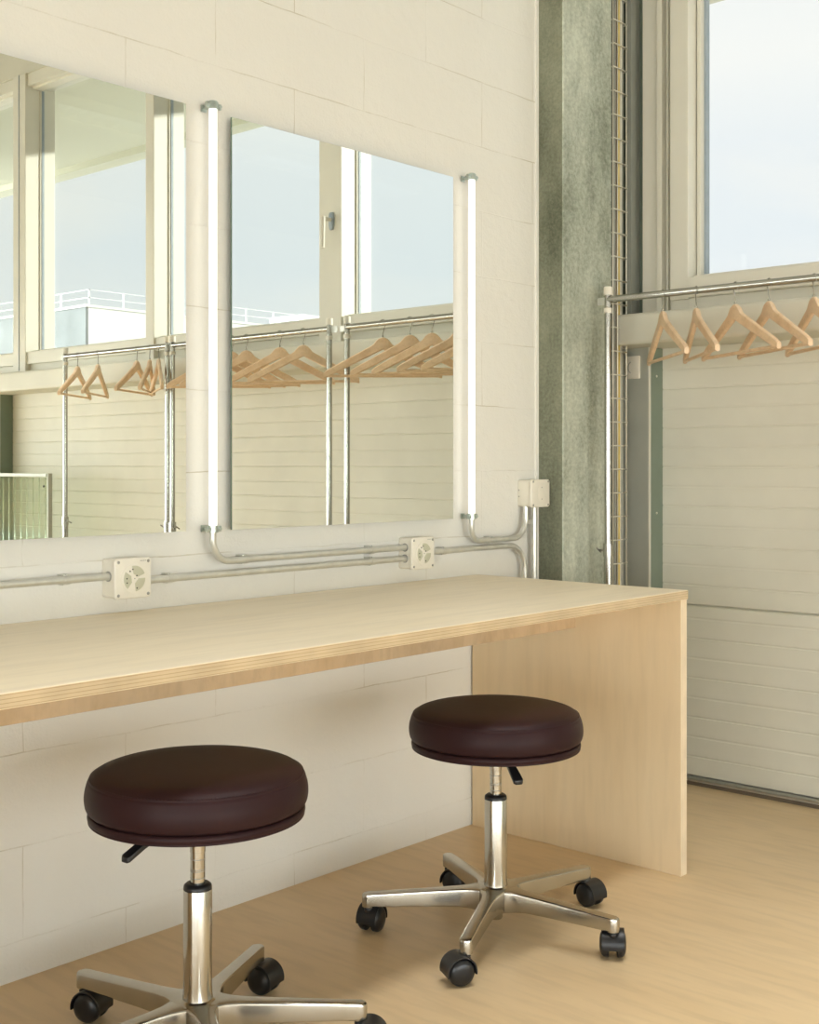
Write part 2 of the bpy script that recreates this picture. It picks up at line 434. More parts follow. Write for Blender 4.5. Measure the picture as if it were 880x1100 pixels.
# window row above the door ---------------------------------------------------
def window(n, y0, y1, label, handle=None, deep=.08, left=.0, right=.0):
    """one light between y0 (towards the mirrors) and y1; frame, sash bead, gasket, glass"""
    f = MB()
    zt, zb = WT, WS
    bot = 1.665
    f.box(3.585, 3.72, y1-.01, y0+.01, zb, 1.60, .003)                  # fixed bottom rail
    f.box(3.565, 3.71, y1-.005, y0+.005, 1.60, bot, .004)               # sash bottom rail
    f.box(3.57, 3.72, y1-.01, y0+.01, 3.085, zt, .003)                  # head
    w = struct(f.build('window_%d' % n, M['frame']), label)
    bd = MB()
    if n == 1: bd.box(3.622, 3.655, y0-.012, y0+.002, bot-.002, 3.087, .003)
    else: bd.box(3.640, 3.655, y0-.006, y0+.002, bot-.002, 3.087, .002)
    bd.box(3.640, 3.655, y1-.002, y1+.006, bot-.002, 3.087, .002)
    bd.box(3.60, 3.655, y1, y0, bot-.004, bot+.010, .003).box(3.60, 3.655, y1, y0, 3.073, 3.087, .003)
    bd.build('bead', M['frame'], w)
    g = MB()
    if n == 1: g.box(3.645, 3.667, y0-.020, y0-.012, bot+.01, 3.073)
    g.box(3.650, 3.664, y1+.006, y1+.009, bot+.01, 3.073)
    g.build('gasket', M['gasket'], w)
    MB().box(3.654, 3.660, y1+.005, y0-.005, bot+.002, 3.08).build('glass_pane', M['glass'], w)
    return w
def mullion(w, y0, y1, split=None):
    m = MB()
    m.box(3.555, 3.735, y1, y0, WS+.002, WT, .004)
    return m.build('mullion', M['frame'], w)
W1 = window(1, -.318, -1.300, 'cream framed fixed window nearest the column')
# left jamb of window 1: stepped profiles
st = MB()
st.box(3.61, 3.72, -.183, -.121, WS, WT, .002)
st.box(3.595, 3.72, -.203, -.183, WS, WT, .003)
st.box(3.622, 3.72, -.242, -.203, WS, WT, .002)
st.box(3.588, 3.72, -.320, -.242, WS, 1.5985, .002)
st.box(3.605, 3.72, -.2205, -.2145, WS+.01, WT, .002)
st.build('outer_frame', M['frame'], W1)
MB().box(3.575, 3.71, -.312, -.244, 1.597, WT-.03, .004).build('sash', M['frame'], W1)
W2 = window(2, -1.427, -2.548, 'cream framed window with a white lever handle')
W3 = window(3, -2.612, -3.673, 'cream framed window seen in the left mirror')
W4 = window(4, -3.796, -4.90, 'cream framed window at the left edge of the left mirror')
W5 = window(5, -4.98, -6.18, 'unseen cream framed window added at the end of the row for light')
mullion(W1, -1.300, -1.427)
mullion(W2, -2.548, -2.612)
mm = mullion(W3, -3.673, -3.796)
MB().box(3.552, 3.56, -3.737, -3.733, WS+.01, WT).build('joint', M['gasket'], W3)
mullion(W4, -4.90, -4.98)
# lever handle on the first mullion
hy, hz = -1.350, 2.055
h = MB().prism([(.014*math.cos(a), .036*max(-1, min(1, math.sin(a)*1.2))) for a in [2*PI*k/24 for k in range(24)]], 0, .012,
               lambda u, v, q: (3.557-q, hy+u, hz+v), .003).build('handle_rose', M['gasket'], W2)
hl = MB().tube(fillet([(3.55, hy, hz+.005), (3.505, hy, hz+.005), (3.505, hy-.012, hz-.005)], .008, 5), .008, 10)
hl.tube([(3.503, hy, hz+.014), (3.500, hy, hz-.115)], [.0095, .0085], 12)
hl.build('handle', M['plastic'], W2, 50)

# overhang outside and the house across
ov = struct(MB().box(3.75, 5.35, -11, 4, 3.30, 3.55).build('ceiling_overhang', M['soffit']), 'underside of the balcony above the windows')
MB().box(5.22, 5.35, -11, 4, 3.255, 3.30).build('drip_edge', M['soffit'], ov)
bld = thing('building', 'white flat roofed building with a roof railing beyond the windows', 'building', (34.3, -49.4, -6))
MB().box(34.4, 78, -82, -49.4, -6, 8.75).build('wall', M['stucco'], bld)
MB().box(34.25, 34.4, -82, -49.4, -6, 8.75).build('shaded_cladding', M['shaded_cladding'], bld)  # facade panels, toned dark to carry the shade of this side
MB().box(34.2, 78, -82, -49.3, 8.74, 8.86).build('roof_edge', M['stucco'], bld)
MB().box(52, 54.2, -56, -53, 8.86, 10.3).build('chimney', M['stucco'], bld)
for x in [34.6 + 2.0*i for i in range(18)]: MB().box(x, x+.06, -49.7, -49.64, 8.86, 9.66).build('post', M['rail'], bld)
for y in [-52.2 - 2.0*i for i in range(12)]: MB().box(34.6, 34.68, y, y+.08, 8.86, 9.66).build('post', M['rail'], bld)
for z in (9.24, 9.62):
    MB().box(34.6, 70, -49.69, -49.63, z, z+.035).build('rail', M['rail'], bld)
    MB().box(34.6, 34.66, -76, -49.63, z, z+.035).build('rail', M['rail'], bld)
struct(MB().box(3.9, 140, -160, 60, -6.2, -6).build('ground', M['asphalt']))

# ------------------------------------------------------------------ the desk
DZ = .7365
desk = thing('desk', 'long pale birch plywood desk standing against the white block wall', 'desk', (1.6, -.35, 0))
def ply_top_mi(n): return 0 if abs(n.z) > .7 else 1
MB().box(.30, 2.878, -.700, -.004, DZ-.0235, DZ, .0012, mis=ply_top_mi, seg=1).build('desktop', [M['ply_top'], M['edge_z']], desk)
def ply_pan_mi(n): return 0 if abs(n.x) > .7 else 1
MB().box(2.846, 2.876, -.697, -.006, 0, DZ-.0235, .001, mis=ply_pan_mi, seg=1).build('side_panel', [M['ply_panel'], M['edge_x']], desk)
MB().box(.305, .335, -.697, -.006, 0, DZ-.0235, .001, mis=ply_pan_mi, seg=1).build('side_panel', [M['ply_panel'], M['edge_x']], desk)
MB().box(.335, 2.846, -.372, -.345, .614, DZ-.0235, .001, seg=1).build('support_rail', M['ply_beam'], desk)

# ------------------------------------------------------------------ mirrors
def mirror(x0, x1, z0, z1, label):
    r = thing('wall_mirror', label, 'mirror', ((x0+x1)/2, 0, z0), 'frameless mirrors above the desk')
    MB().box(x0, x1, -.026, -.020, z0, z1, mis=lambda n: 0 if n.y < -.9 else 1).build('mirror_glass', [M['mirror'], M['mirror_edge']], r)
    MB().box(x0+.05, x1-.05, -.020, 0, z0+.06, z1-.06).build('backing_board', M['dark'], r)
mirror(.957, 1.777, .909, 1.890, 'left frameless mirror reflecting the windows and corrugated screen')
mirror(1.914, 2.735, .907, 1.888, 'right frameless mirror between the two vertical tube lights')

# ------------------------------------------------------------------ tube lights
TY = -.036
def tube_light(x, label):
    r = thing('tube_light', label, 'lamp', (x, 0, .905), 'vertical tube lights between the mirrors')
    MB().tube([(x, TY, .915), (x, TY, 1.893)], .0096, 20).build('tube', M['tube'], r, 40)
    MB().tube([(x, TY, 1.893), (x, TY, 1.909)], .0101, 20).build('end_cap', M['zinc'], r, 40)
    for z in (.912, 1.898):
        c = MB()
        c.lathe([(.0104, -.008), (.0125, -.008), (.0125, .008), (.0104, .008)], 24, Matrix.Translation((x, TY, z)))
        for s_ in (-1, 1):
            c.box(x+s_*.0115-(.0 if s_ > 0 else .010), x+s_*.0115+(.010 if s_ > 0 else 0), TY-.005, TY+.003, z-.007, z+.007, .0015)
        c.tube([(x, TY+.012, z), (x, 0, z)], .0045, 8)
        c.box(x-.008, x+.008, -.004, 0, z-.008, z+.008, .001)
        k = c.build('clamp', M['zinc'], r, 35)
        for s_ in (-1, 1):
            MB().tube([(x+s_*.0165, TY-.009, z), (x+s_*.0165, TY+.008, z)], .0036, 8).build('bolt', M['zinc'], k)
    return r
tube_light(1.848, 'vertical glowing tube light between the two mirrors')
tube_light(2.807, 'vertical glowing tube light right of the right mirror')

# ------------------------------------------------------------------ conduits
PY, PR = -.024, .0083
def conduit(path, label, clips=(), r=PR):
    p0 = path[0]
    rt = thing('conduit_pipe', label, 'pipe', (p0[0], 0, p0[2]), 'steel conduit pipes on the block wall')
    MB().tube(path, r, 14).build('pipe', M['galv'], rt, 40)
    for (x, z, d) in clips:
        c = MB()
        if d == 'h':
            c.lathe([(r+.0002, -.008), (r+.0010, -.008), (r+.0010, .008), (r+.0002, .008)], 18, Matrix.Translation((x, PY, z)) @ Matrix.Rotation(PI/2, 4, 'Y'))
            c.box(x-.008, x+.008, PY, 0, z-r-.003, z-r+.001, .0008).box(x-.008, x+.008, PY, 0, z+r-.001, z+r+.003, .0008)
            c.box(x-.004, x+.004, PY-.004, PY+.004, z+r, z+r+.004, .001)
        else:
            c.lathe([(r+.0002, -.008), (r+.0010, -.008), (r+.0010, .008), (r+.0002, .008)], 18, Matrix.Translation((x, PY, z)))
            c.box(x-r-.003, x-r+.001, PY, 0, z-.008, z+.008, .0008).box(x+r-.001, x+r+.003, PY, 0, z-.008, z+.008, .0008)
        c.build('clip', M['galv'], rt, 35)
    return rt
S1, S2, BX = (1.615, .814), (2.577, .818), (3.124, .974)
conduit([(.2, PY, .819), (S1[0]-.042, PY, .819)], 'horizontal steel pipe entering the left side of the left socket', [(1.465, .819, 'h'), (.75, .819, 'h')])
conduit([(S1[0]+.042, PY, .804), (S2[0]-.044, PY, .804)], 'horizontal steel pipe running between the two sockets', [(1.735, .804, 'h'), (2.40, .804, 'h')])
conduit(fillet([(1.848, TY, .906), (1.848, TY+.003, .8345), (1.98, PY, .8345), (2.10, PY, .8345)], .055, 10) + [(S2[0]-.044, PY, .8345)],
        'bent steel pipe from the middle tube light to the right socket', [(1.955, .8345, 'h'), (2.40, .8345, 'h')])
conduit(fillet([(S2[0]+.044, PY, .8165), (3.080, PY, .8165), (3.080, PY, 0)], .075, 10),
        'steel pipe leaving the right socket and bending down behind the desk', [(2.695, .8165, 'h'), (3.080, .45, 'v')])
conduit(fillet([(2.807, TY, .906), (2.807, TY+.003, .838), (2.86, PY, .838), (2.97, PY, .838)], .050, 10)[:-1] + fillet([(2.97, PY, .838), (3.087, PY, .838), (3.087, PY, BX[1]-.038)], .062, 10),
        'U shaped steel pipe from the right tube light up into the junction box', [(2.915, .838, 'h')])
conduit([(3.131, PY, BX[1]-.038), (3.131, PY, 0)], 'straight vertical steel pipe below the junction box', [(3.131, .885, 'v'), (3.131, .4, 'v')])

# ------------------------------------------------------------------ sockets
def rrect(w, h, r, n=5):
    out = []
    for (cx, cy, a0) in ((w/2-r, h/2-r, 0), (-w/2+r, h/2-r, 90), (-w/2+r, -h/2+r, 180), (w/2-r, -h/2+r, 270)):
        for k in range(n+1):
            a = math.radians(a0+90*k/n); out.append((cx+r*math.cos(a), cy+r*math.sin(a)))
    return out
def sector(a0, a1, r0, r1, n=10):
    """rounded kidney-shaped recess"""
    out = []
    for k in range(n+1):
        a = math.radians(a0+(a1-a0)*k/n); out.append((r1*math.cos(a), r1*math.sin(a)))
    am = math.radians((a0+a1)/2)
    for k in range(n+1):
        a = math.radians(a1+(a0-a1)*k/n)
        rr_ = r0 + (r1-r0)*.12*abs(2*k/n-1)
        out.append((rr_*math.cos(a), rr_*math.sin(a)))
    return out
def box_unit(root, cx, cz, depth, w=.096, h=.089):
    MB().prism(rrect(w-.004, h-.004, .007), 0, depth-.012, lambda u, v, q: (cx+u, -q, cz+v), .0015).build('housing', M['plastic'], root, 35)
    MB().prism(rrect(w, h, .009), depth-.0115, depth, lambda u, v, q: (cx+u, -q, cz+v), .003, seg=3).build('cover', M['plastic'], root, 35)
    for sx in (-1, 1):
        for sz in (-1, 1):
            MB().lathe([(0, 0), (.0034, 0), (.0034, .0012), (.0, .0014)], 12, Matrix.Translation((cx+sx*.039, -depth, cz+sz*.036)) @ Matrix.Rotation(PI/2, 4, 'X')).build('screw', M['grey'], root)
def socket_outlet(c, label, sides):
    cx, cz = c; D = .050
    r = thing('power_socket', label, 'socket', (cx, 0, cz-.045), 'triple power sockets on the conduit')
    box_unit(r, cx, cz, D)
    T = lambda u, v, q: (cx+.002+u, -D-q, cz-.001+v)
    MB().prism([(.0325*math.cos(2*PI*k/40), .0325*math.sin(2*PI*k/40)) for k in range(40)], -.001, .0018, T, .001).build('insert', M['plastic'], r, 35)
    for a in (62, 188, 318):
        MB().prism(sector(a-42, a+42, .0075, .0282), .0012, .0024, T, .0006).build('outlet', M['recess'], r, 35)
    for (px_, pz_) in ((-.012, .0165), (-.005, .0205), (-.0205, .001), (-.0200, -.0085), (.0055, .006), (.006, -.021)):
        MB().prism([(px_+.0017*math.cos(2*PI*q/10), pz_+.0017*math.sin(2*PI*q/10)) for q in range(10)], .0012, .0029, T).build('pin_hole', M['dark'], r)
    MB().prism([(.0013*math.cos(2*PI*q/10), .0013*math.sin(2*PI*q/10)) for q in range(10)], .002, .0032, T).build('screw', M['grey'], r)
    mk = MB()
    for k in range(4): mk.box(cx+.018+k*.0042, cx+.0208+k*.0042, -D-.0004, -D+.001, cz+.0362, cz+.0380)
    mk.build('maker_mark', M['grey'], r)
    for (sx, z) in sides:
        MB().lathe([(PR+.0002, 0), (PR+.003, 0), (PR+.003, .004), (PR+.0002, .004)], 18, Matrix.Translation((cx+sx*.046-(.002), PY, z)) @ Matrix.Rotation(PI/2, 4, 'Y')).build('grommet', M['grey'], r)
socket_outlet(S1, 'white triple power socket on the conduit under the left mirror', ((-1, .819), (1, .804)))
socket_outlet(S2, 'white triple power socket under the right mirror where two pipes end', ((-1, .804), (-1, .8345), (1, .8165)))
jb = thing('junction_box', 'white junction box on the wall beside the concrete column', 'box', (BX[0], 0, BX[1]-.04))
box_unit(jb, BX[0], BX[1], .054, .097, .086)
MB().prism([(.016*math.cos(2*PI*k/28), .026*math.sin(2*PI*k/28)) for k in range(28)], -.001, .0008, lambda u, v, q: (BX[0]+.002+u, -.054-q, BX[1]+v), .0005).build('knockout', M['plastic'], jb, 35)
for dz in (-.018, .018): MB().lathe([(0, 0), (.0018, 0), (.0018, .001), (0, .001)], 8, Matrix.Translation((BX[0]+.004, -.0548, BX[1]+dz)) @ Matrix.Rotation(PI/2, 4, 'X')).build('screw', M['grey'], jb)
for dz in (-.010, .010): MB().lathe([(0, 0), (.0022, 0), (.0022, .001), (0, .001)], 8, Matrix.Translation((BX[0]-.0465, -.005, BX[1]+dz)) @ Matrix.Rotation(-PI/2, 4, 'Y')).build('screw', M['grey'], jb)

# ------------------------------------------------------------------ cable tray and cables
tray = thing('cable_tray', 'upright wire mesh cable tray between the concrete column and the door jamb', 'cable tray', (3.502, -.07, 0))
TX = (3.464, 3.492, 3.546); tf, tb = -.098, -.034
for x in TX: MB().tube([(x, tf, 0), (x, tf, CEIL)], .0026, 8).build('rail', M['wire'], tray)
for x in (TX[0], TX[2]): MB().tube([(x, tb, 0), (x, tb, CEIL)], .0026, 8).build('rail', M['wire'], tray)
z = .04
while z < CEIL:
    MB().tube([(TX[0], tb, z), (TX[0], tf-.003, z), (TX[2], tf-.003, z), (TX[2], tb, z)], .0024, 6).build('rung', M['wire'], tray)
    z += .0775
MB().box(3.462, 3.548, -.034, -.026, 0, CEIL).build('back_plate', M['jambdark'], tray)
def cable(x, y, r, mat, label, amp):
    pts = []
    ph = random.uniform(0, 6)
    for k in range(46):
        zz = CEIL*k/45
        pts.append((x+amp*math.sin(zz*2.1+ph)+amp*.4*math.sin(zz*5.3+ph*2), y+amp*.5*math.sin(zz*3.1+ph), zz))
    o = MB().tube(pts, r, 10).build('cable', M[mat])
    tag(o, label, 'cable', 'cables in the wire tray')
cable(3.476, -.088, .0052, 'cable_d', 'dark cable at the column side of the wire tray', .0010)
cable(3.487, -.090, .0046, 'cable_g', 'grey cable second from the column in the wire tray', .0012)
cable(3.4985, -.087, .0052, 'cable_b', 'brown cable in the middle of the wire tray', .0012)
cable(3.5115, -.089, .0052, 'cable_y', 'yellow cable in the wire tray', .0014)
cable(3.5235, -.087, .0052, 'cable_w', 'pale cable next to the yellow one in the wire tray', .0016)
cable(3.5350, -.087, .0050, 'cable_g', 'grey cable at the jamb side of the wire tray', .0014)

# switch on the jamb
sw = thing('wall_switch', 'small white rotary switch on the grey steel door jamb', 'switch', (3.62, -.083, 1.35))
MB().prism(rrect(.050, .076, .003), 0, .009, lambda u, v, q: (3.62-q, -.083+u, 1.390+v), .002).build('plate', M['plastic'], sw, 35)
arc = []
for k in range(13):
    a = math.radians(75-150*k/12); arc.append((3.6108, -.079+.014*math.cos(a)*1.0, 1.390+.019*math.sin(a)))
MB().tube(arc, .0013, 6).build('dial', M['grey'], sw)

# ------------------------------------------------------------------ clothes racks
RX, RZ = 3.317, 1.581
def rack(y0, y1, label, knob=(1, 1), tabs=(1, 1)):
    r = thing('clothes_rack', label, 'clothes rack', (RX, (y0+y1)/2, 0), 'chrome clothes racks in front of the door')
    MB().tube([(RX, y0, RZ), (RX, y1, RZ)], .0108, 16).build('bar', M['tube_steel'], r, 40)
    for y, s_, kd, tb_ in ((y0, 1, knob[0], tabs[0]), (y1, -1, knob[1], tabs[1])):
        p = MB()
        p.tube([(RX, y, .74), (RX, y, RZ+.028)], .0108, 16)
        q = p.build('pole', M['tube_steel'], r, 40)
        MB().tube([(RX, y, .045), (RX, y, .80)], .0132, 16).build('lower_tube', M['tube_steel'], q, 40)
        MB().tube([(RX, y, .775), (RX, y, .815)], .0158, 16).build('collar', M['tube_steel'], q, 40)
        kn = MB().tube([(RX, y+kd*.014, .793), (RX, y+kd*.032, .793)], .0035, 8).tube([(RX-.012, y+kd*.033, .80), (RX+.012, y+kd*.033, .786)], .003, 8)
        kn.build('knob', M['grey'], q)
        MB().lathe([(0, .012), (.012, .012), (.0140, .008), (.0140, -.014), (.0112, -.014)], 18, Matrix.Translation((RX, y, RZ+.028))).build('end_cap', M['plastic'], q, 40)
        MB().lathe([(.0112, -.008), (.0128, -.008), (.0128, .008), (.0112, .008)], 16, Matrix.Translation((RX, y, RZ-.035))).build('ring', M['plastic'], q, 40)
        if tb_: br = MB().prism(rrect(.034, .024, .004), -.0015, .0015, lambda u, v, w_: (RX+w_+.004, y+s_*.024+u, RZ-.004+v), .0005)
        if tb_: br.build('bracket', M['galv'], q)
        f = MB().tube([(RX-.24, y, .06), (RX+.24, y, .06)], .0132, 14)
        f.build('foot', M['tube_steel'], r, 40)
        for dx in (-.22, .22):
            MB().lathe([(0, -.015), (.013, -.015), (.021, -.011), (.0225, 0), (.021, .011), (.013, .015), (0, .015)], 20,
                       Matrix.Translation((RX+dx, y, .0225)) @ Matrix.Rotation(PI/2, 4, 'X')).build('wheel', M['blackw'], r, 40)
    return r
rack(-.1735, -1.03, 'chrome clothes rack standing beside the concrete column')
rack(-1.125, -2.092, 'chrome clothes rack on the left of the right mirror reflection', (1, 1), (1, 0))
rack(-2.128, -2.921, 'chrome clothes rack reflected in the left mirror', (-1, 1), (0, 1))

# hangers ---------------------------------------------------------------
def make_hanger():
    r = bpy.data.objects.new('clothes_hanger', None); C.objects.link(r); r.empty_display_size = .05
    # origin at the centre of the rack bar; body hangs in the local x-z plane and bows toward -y
    W, T, W0 = .218, .0135, -.052
    up, lo = [], []
    nn_ = 26
    for k in range(nn_+1):
        u = W*(k/nn_)**1.25
        q = min(1, max(0, (u-.010)/.030)); q = q*q*(3-2*q)
        top = W0 - .003*(min(u, .012)/.012)**2 - .018*q - max(0, u-.024)*.54
        bot = W0 - .045 - .495*u
        if u > .200: top -= .004*((u-.200)/.018)**2; bot += .004*((u-.200)/.018)**2
        up.append((u, top)); lo.append((u, bot))
    poly = [(-u, w) for u, w in up[::-1]] + up[1:] + lo[::-1] + [(-u, w) for u, w in lo[1:]]
    bow = lambda u: -.012*(abs(u)/W)**1.3
    # body as strips so it can bow smoothly
    b = bmesh.new(); us = [-u for u, _ in up[::-1]] + [u for u, _ in up[1:]]
    tops = [w for _, w in up[::-1]] + [w for _, w in up[1:]]
    lows = [w for _, w in lo[::-1]] + [w for _, w in lo[1:]]
    rings = []
    for u, a, c in zip(us, tops, lows):
        y = bow(u); e = .0035; h_ = T/2
        sec = [(-h_+e, a), (h_-e, a), (h_, a-e), (h_, c+e), (h_-e, c), (-h_+e, c), (-h_, c+e), (-h_, a-e)]
        rings.append([b.verts.new((u, y+q[0], q[1])) for q in sec])
    for i in range(len(rings)-1):
        for k in range(8): b.faces.new((rings[i][k], rings[i][(k+1) % 8], rings[i+1][(k+1) % 8], rings[i+1][k]))
    b.faces.new(rings[0]); b.faces.new(rings[-1][::-1])
    bmesh.ops.recalc_face_normals(b, faces=b.faces)
    MB()._add(b).build('body', M['beech'], r, 38)
    zb = lows[0]+.008; yb = bow(W)
    MB().tube([(-W+.006, yb+.001, zb), (W-.006, yb+.001, zb)], .0052, 10).build('trouser_bar', M['beech'], r, 40)
    hk = [(0, 0, W0-.004), (0, 0, -.040), (.003, 0, -.030)]
    R_ = .0128
    for k in range(15):
        a = math.radians(-52 + 225*k/14)
        hk.append((R_*math.cos(a), 0, R_*math.sin(a)))
    hk.append((-.0170, 0, -.013))
    MB().tube(hk, .0016, 8).tube([(0, 0, W0-.002), (0, 0, W0+.006)], .0034, 10).build('hook', M['chrome'], r, 40)
    return r
proto = make_hanger(); first = True
def hang(y, yaw, label, group, tilt=0):
    global first
    o = proto if first else copy_tree(proto); first = False
    o.location = (RX, y, RZ); o.rotation_euler = (0, math.radians(tilt), math.radians(yaw))
    tag(o, label, 'hanger', group)
gA, gB, gC = 'wooden hangers on the rack beside the column', 'wooden hangers on the middle rack', 'wooden hangers on the far rack'
for y, a, l in ((-.369, 45, 'pale wooden hanger nearest the concrete column on the chrome rack'),
                (-.482, 41, 'pale wooden hanger second from the concrete column'),
                (-.608, 56, 'pale wooden hanger third from the concrete column, in front of the window corner'),
                (-.712, 52, 'pale wooden hanger fourth from the concrete column'),
                (-.846, 47, 'pale wooden hanger cut off at the right edge of the photo')): hang(y, a, l, gA)
for y, a, l in ((-1.269, 48, 'wooden hanger in the right mirror, nearest the two joined rack poles'),
                (-1.404, 50, 'wooden hanger in the right mirror, second left of the joined rack poles'),
                (-1.606, 46, 'wooden hanger in the right mirror, third left of the joined rack poles'),
                (-1.695, 47, 'wooden hanger cut by the left edge of the right mirror'),
                (-1.785, 50, 'wooden hanger whose arm shows at the right edge of the left mirror')): hang(y, a, l, gB)
for y, a, l in ((-2.190, -60, 'wooden hanger in the left mirror, closest to the rack pole on the right'),
                (-2.255, -45.5, 'wooden hanger in the left mirror, second from the right pole'),
                (-2.350, -33, 'wooden hanger in the left mirror, third from the right pole'),
                (-2.651, -41, 'wooden hanger in the left mirror, second from the left pole'),
                (-2.818, -37.6, 'wooden hanger in the left mirror, next to the left pole')): hang(y, a, l, gC)

# ------------------------------------------------------------------ corrugated screen
scr = thing('corrugated_screen', 'clear corrugated sheet screen in a thin frame at the left mirror edge', 'screen', (3.44, -3.75, 0))
b = bmesh.new(); n = 240; ya, yb_ = -3.262, -4.24; rows = []
for k in range(n+1):
    y = ya+(yb_-ya)*k/n; x = 3.44+.011*math.sin(2*PI*(y-ya)/.058)
    rows.append([b.verts.new((x, y, z_)) for z_ in (.09, .35, .70, 1.0)])
for k in range(n):
    for j in range(3):
        f = b.faces.new((rows[k][j], rows[k+1][j], rows[k+1][j+1], rows[k][j+1])); f.smooth = True
g_ = bmesh.ops.solidify(b, geom=b.faces[:], thickness=.0015)
MB()._add(b).build('corrugated_sheet', M['polyc'], scr)
for (a, c) in ((-3.262, -3.244), (-4.258, -4.24)):
    MB().box(3.428, 3.452, a+.004, c-.004, .0, 1.02, .002).build('frame_post', M['jamb'], scr)
MB().box(3.425, 3.455, -4.24, -3.262, 1.002, 1.02, .002).build('frame_rail', M['jamb'], scr)
MB().box(3.425, 3.455, -4.24, -3.262, .07, .09, .002).build('frame_rail', M['jamb'], scr)
for y in (-3.253, -4.249): MB().box(3.30, 3.58, y-.02, y+.02, 0, .012, .003).build('foot', M['jamb'], scr)
for y in (-3.285, -3.76): 
    MB().lathe([(0, 0), (.006, 0), (.006, .004), (0, .005)], 10, Matrix.Translation((3.428, y, .955)) @ Matrix.Rotation(-PI/2, 4, 'Y')).build('screw', M['dark'], scr)

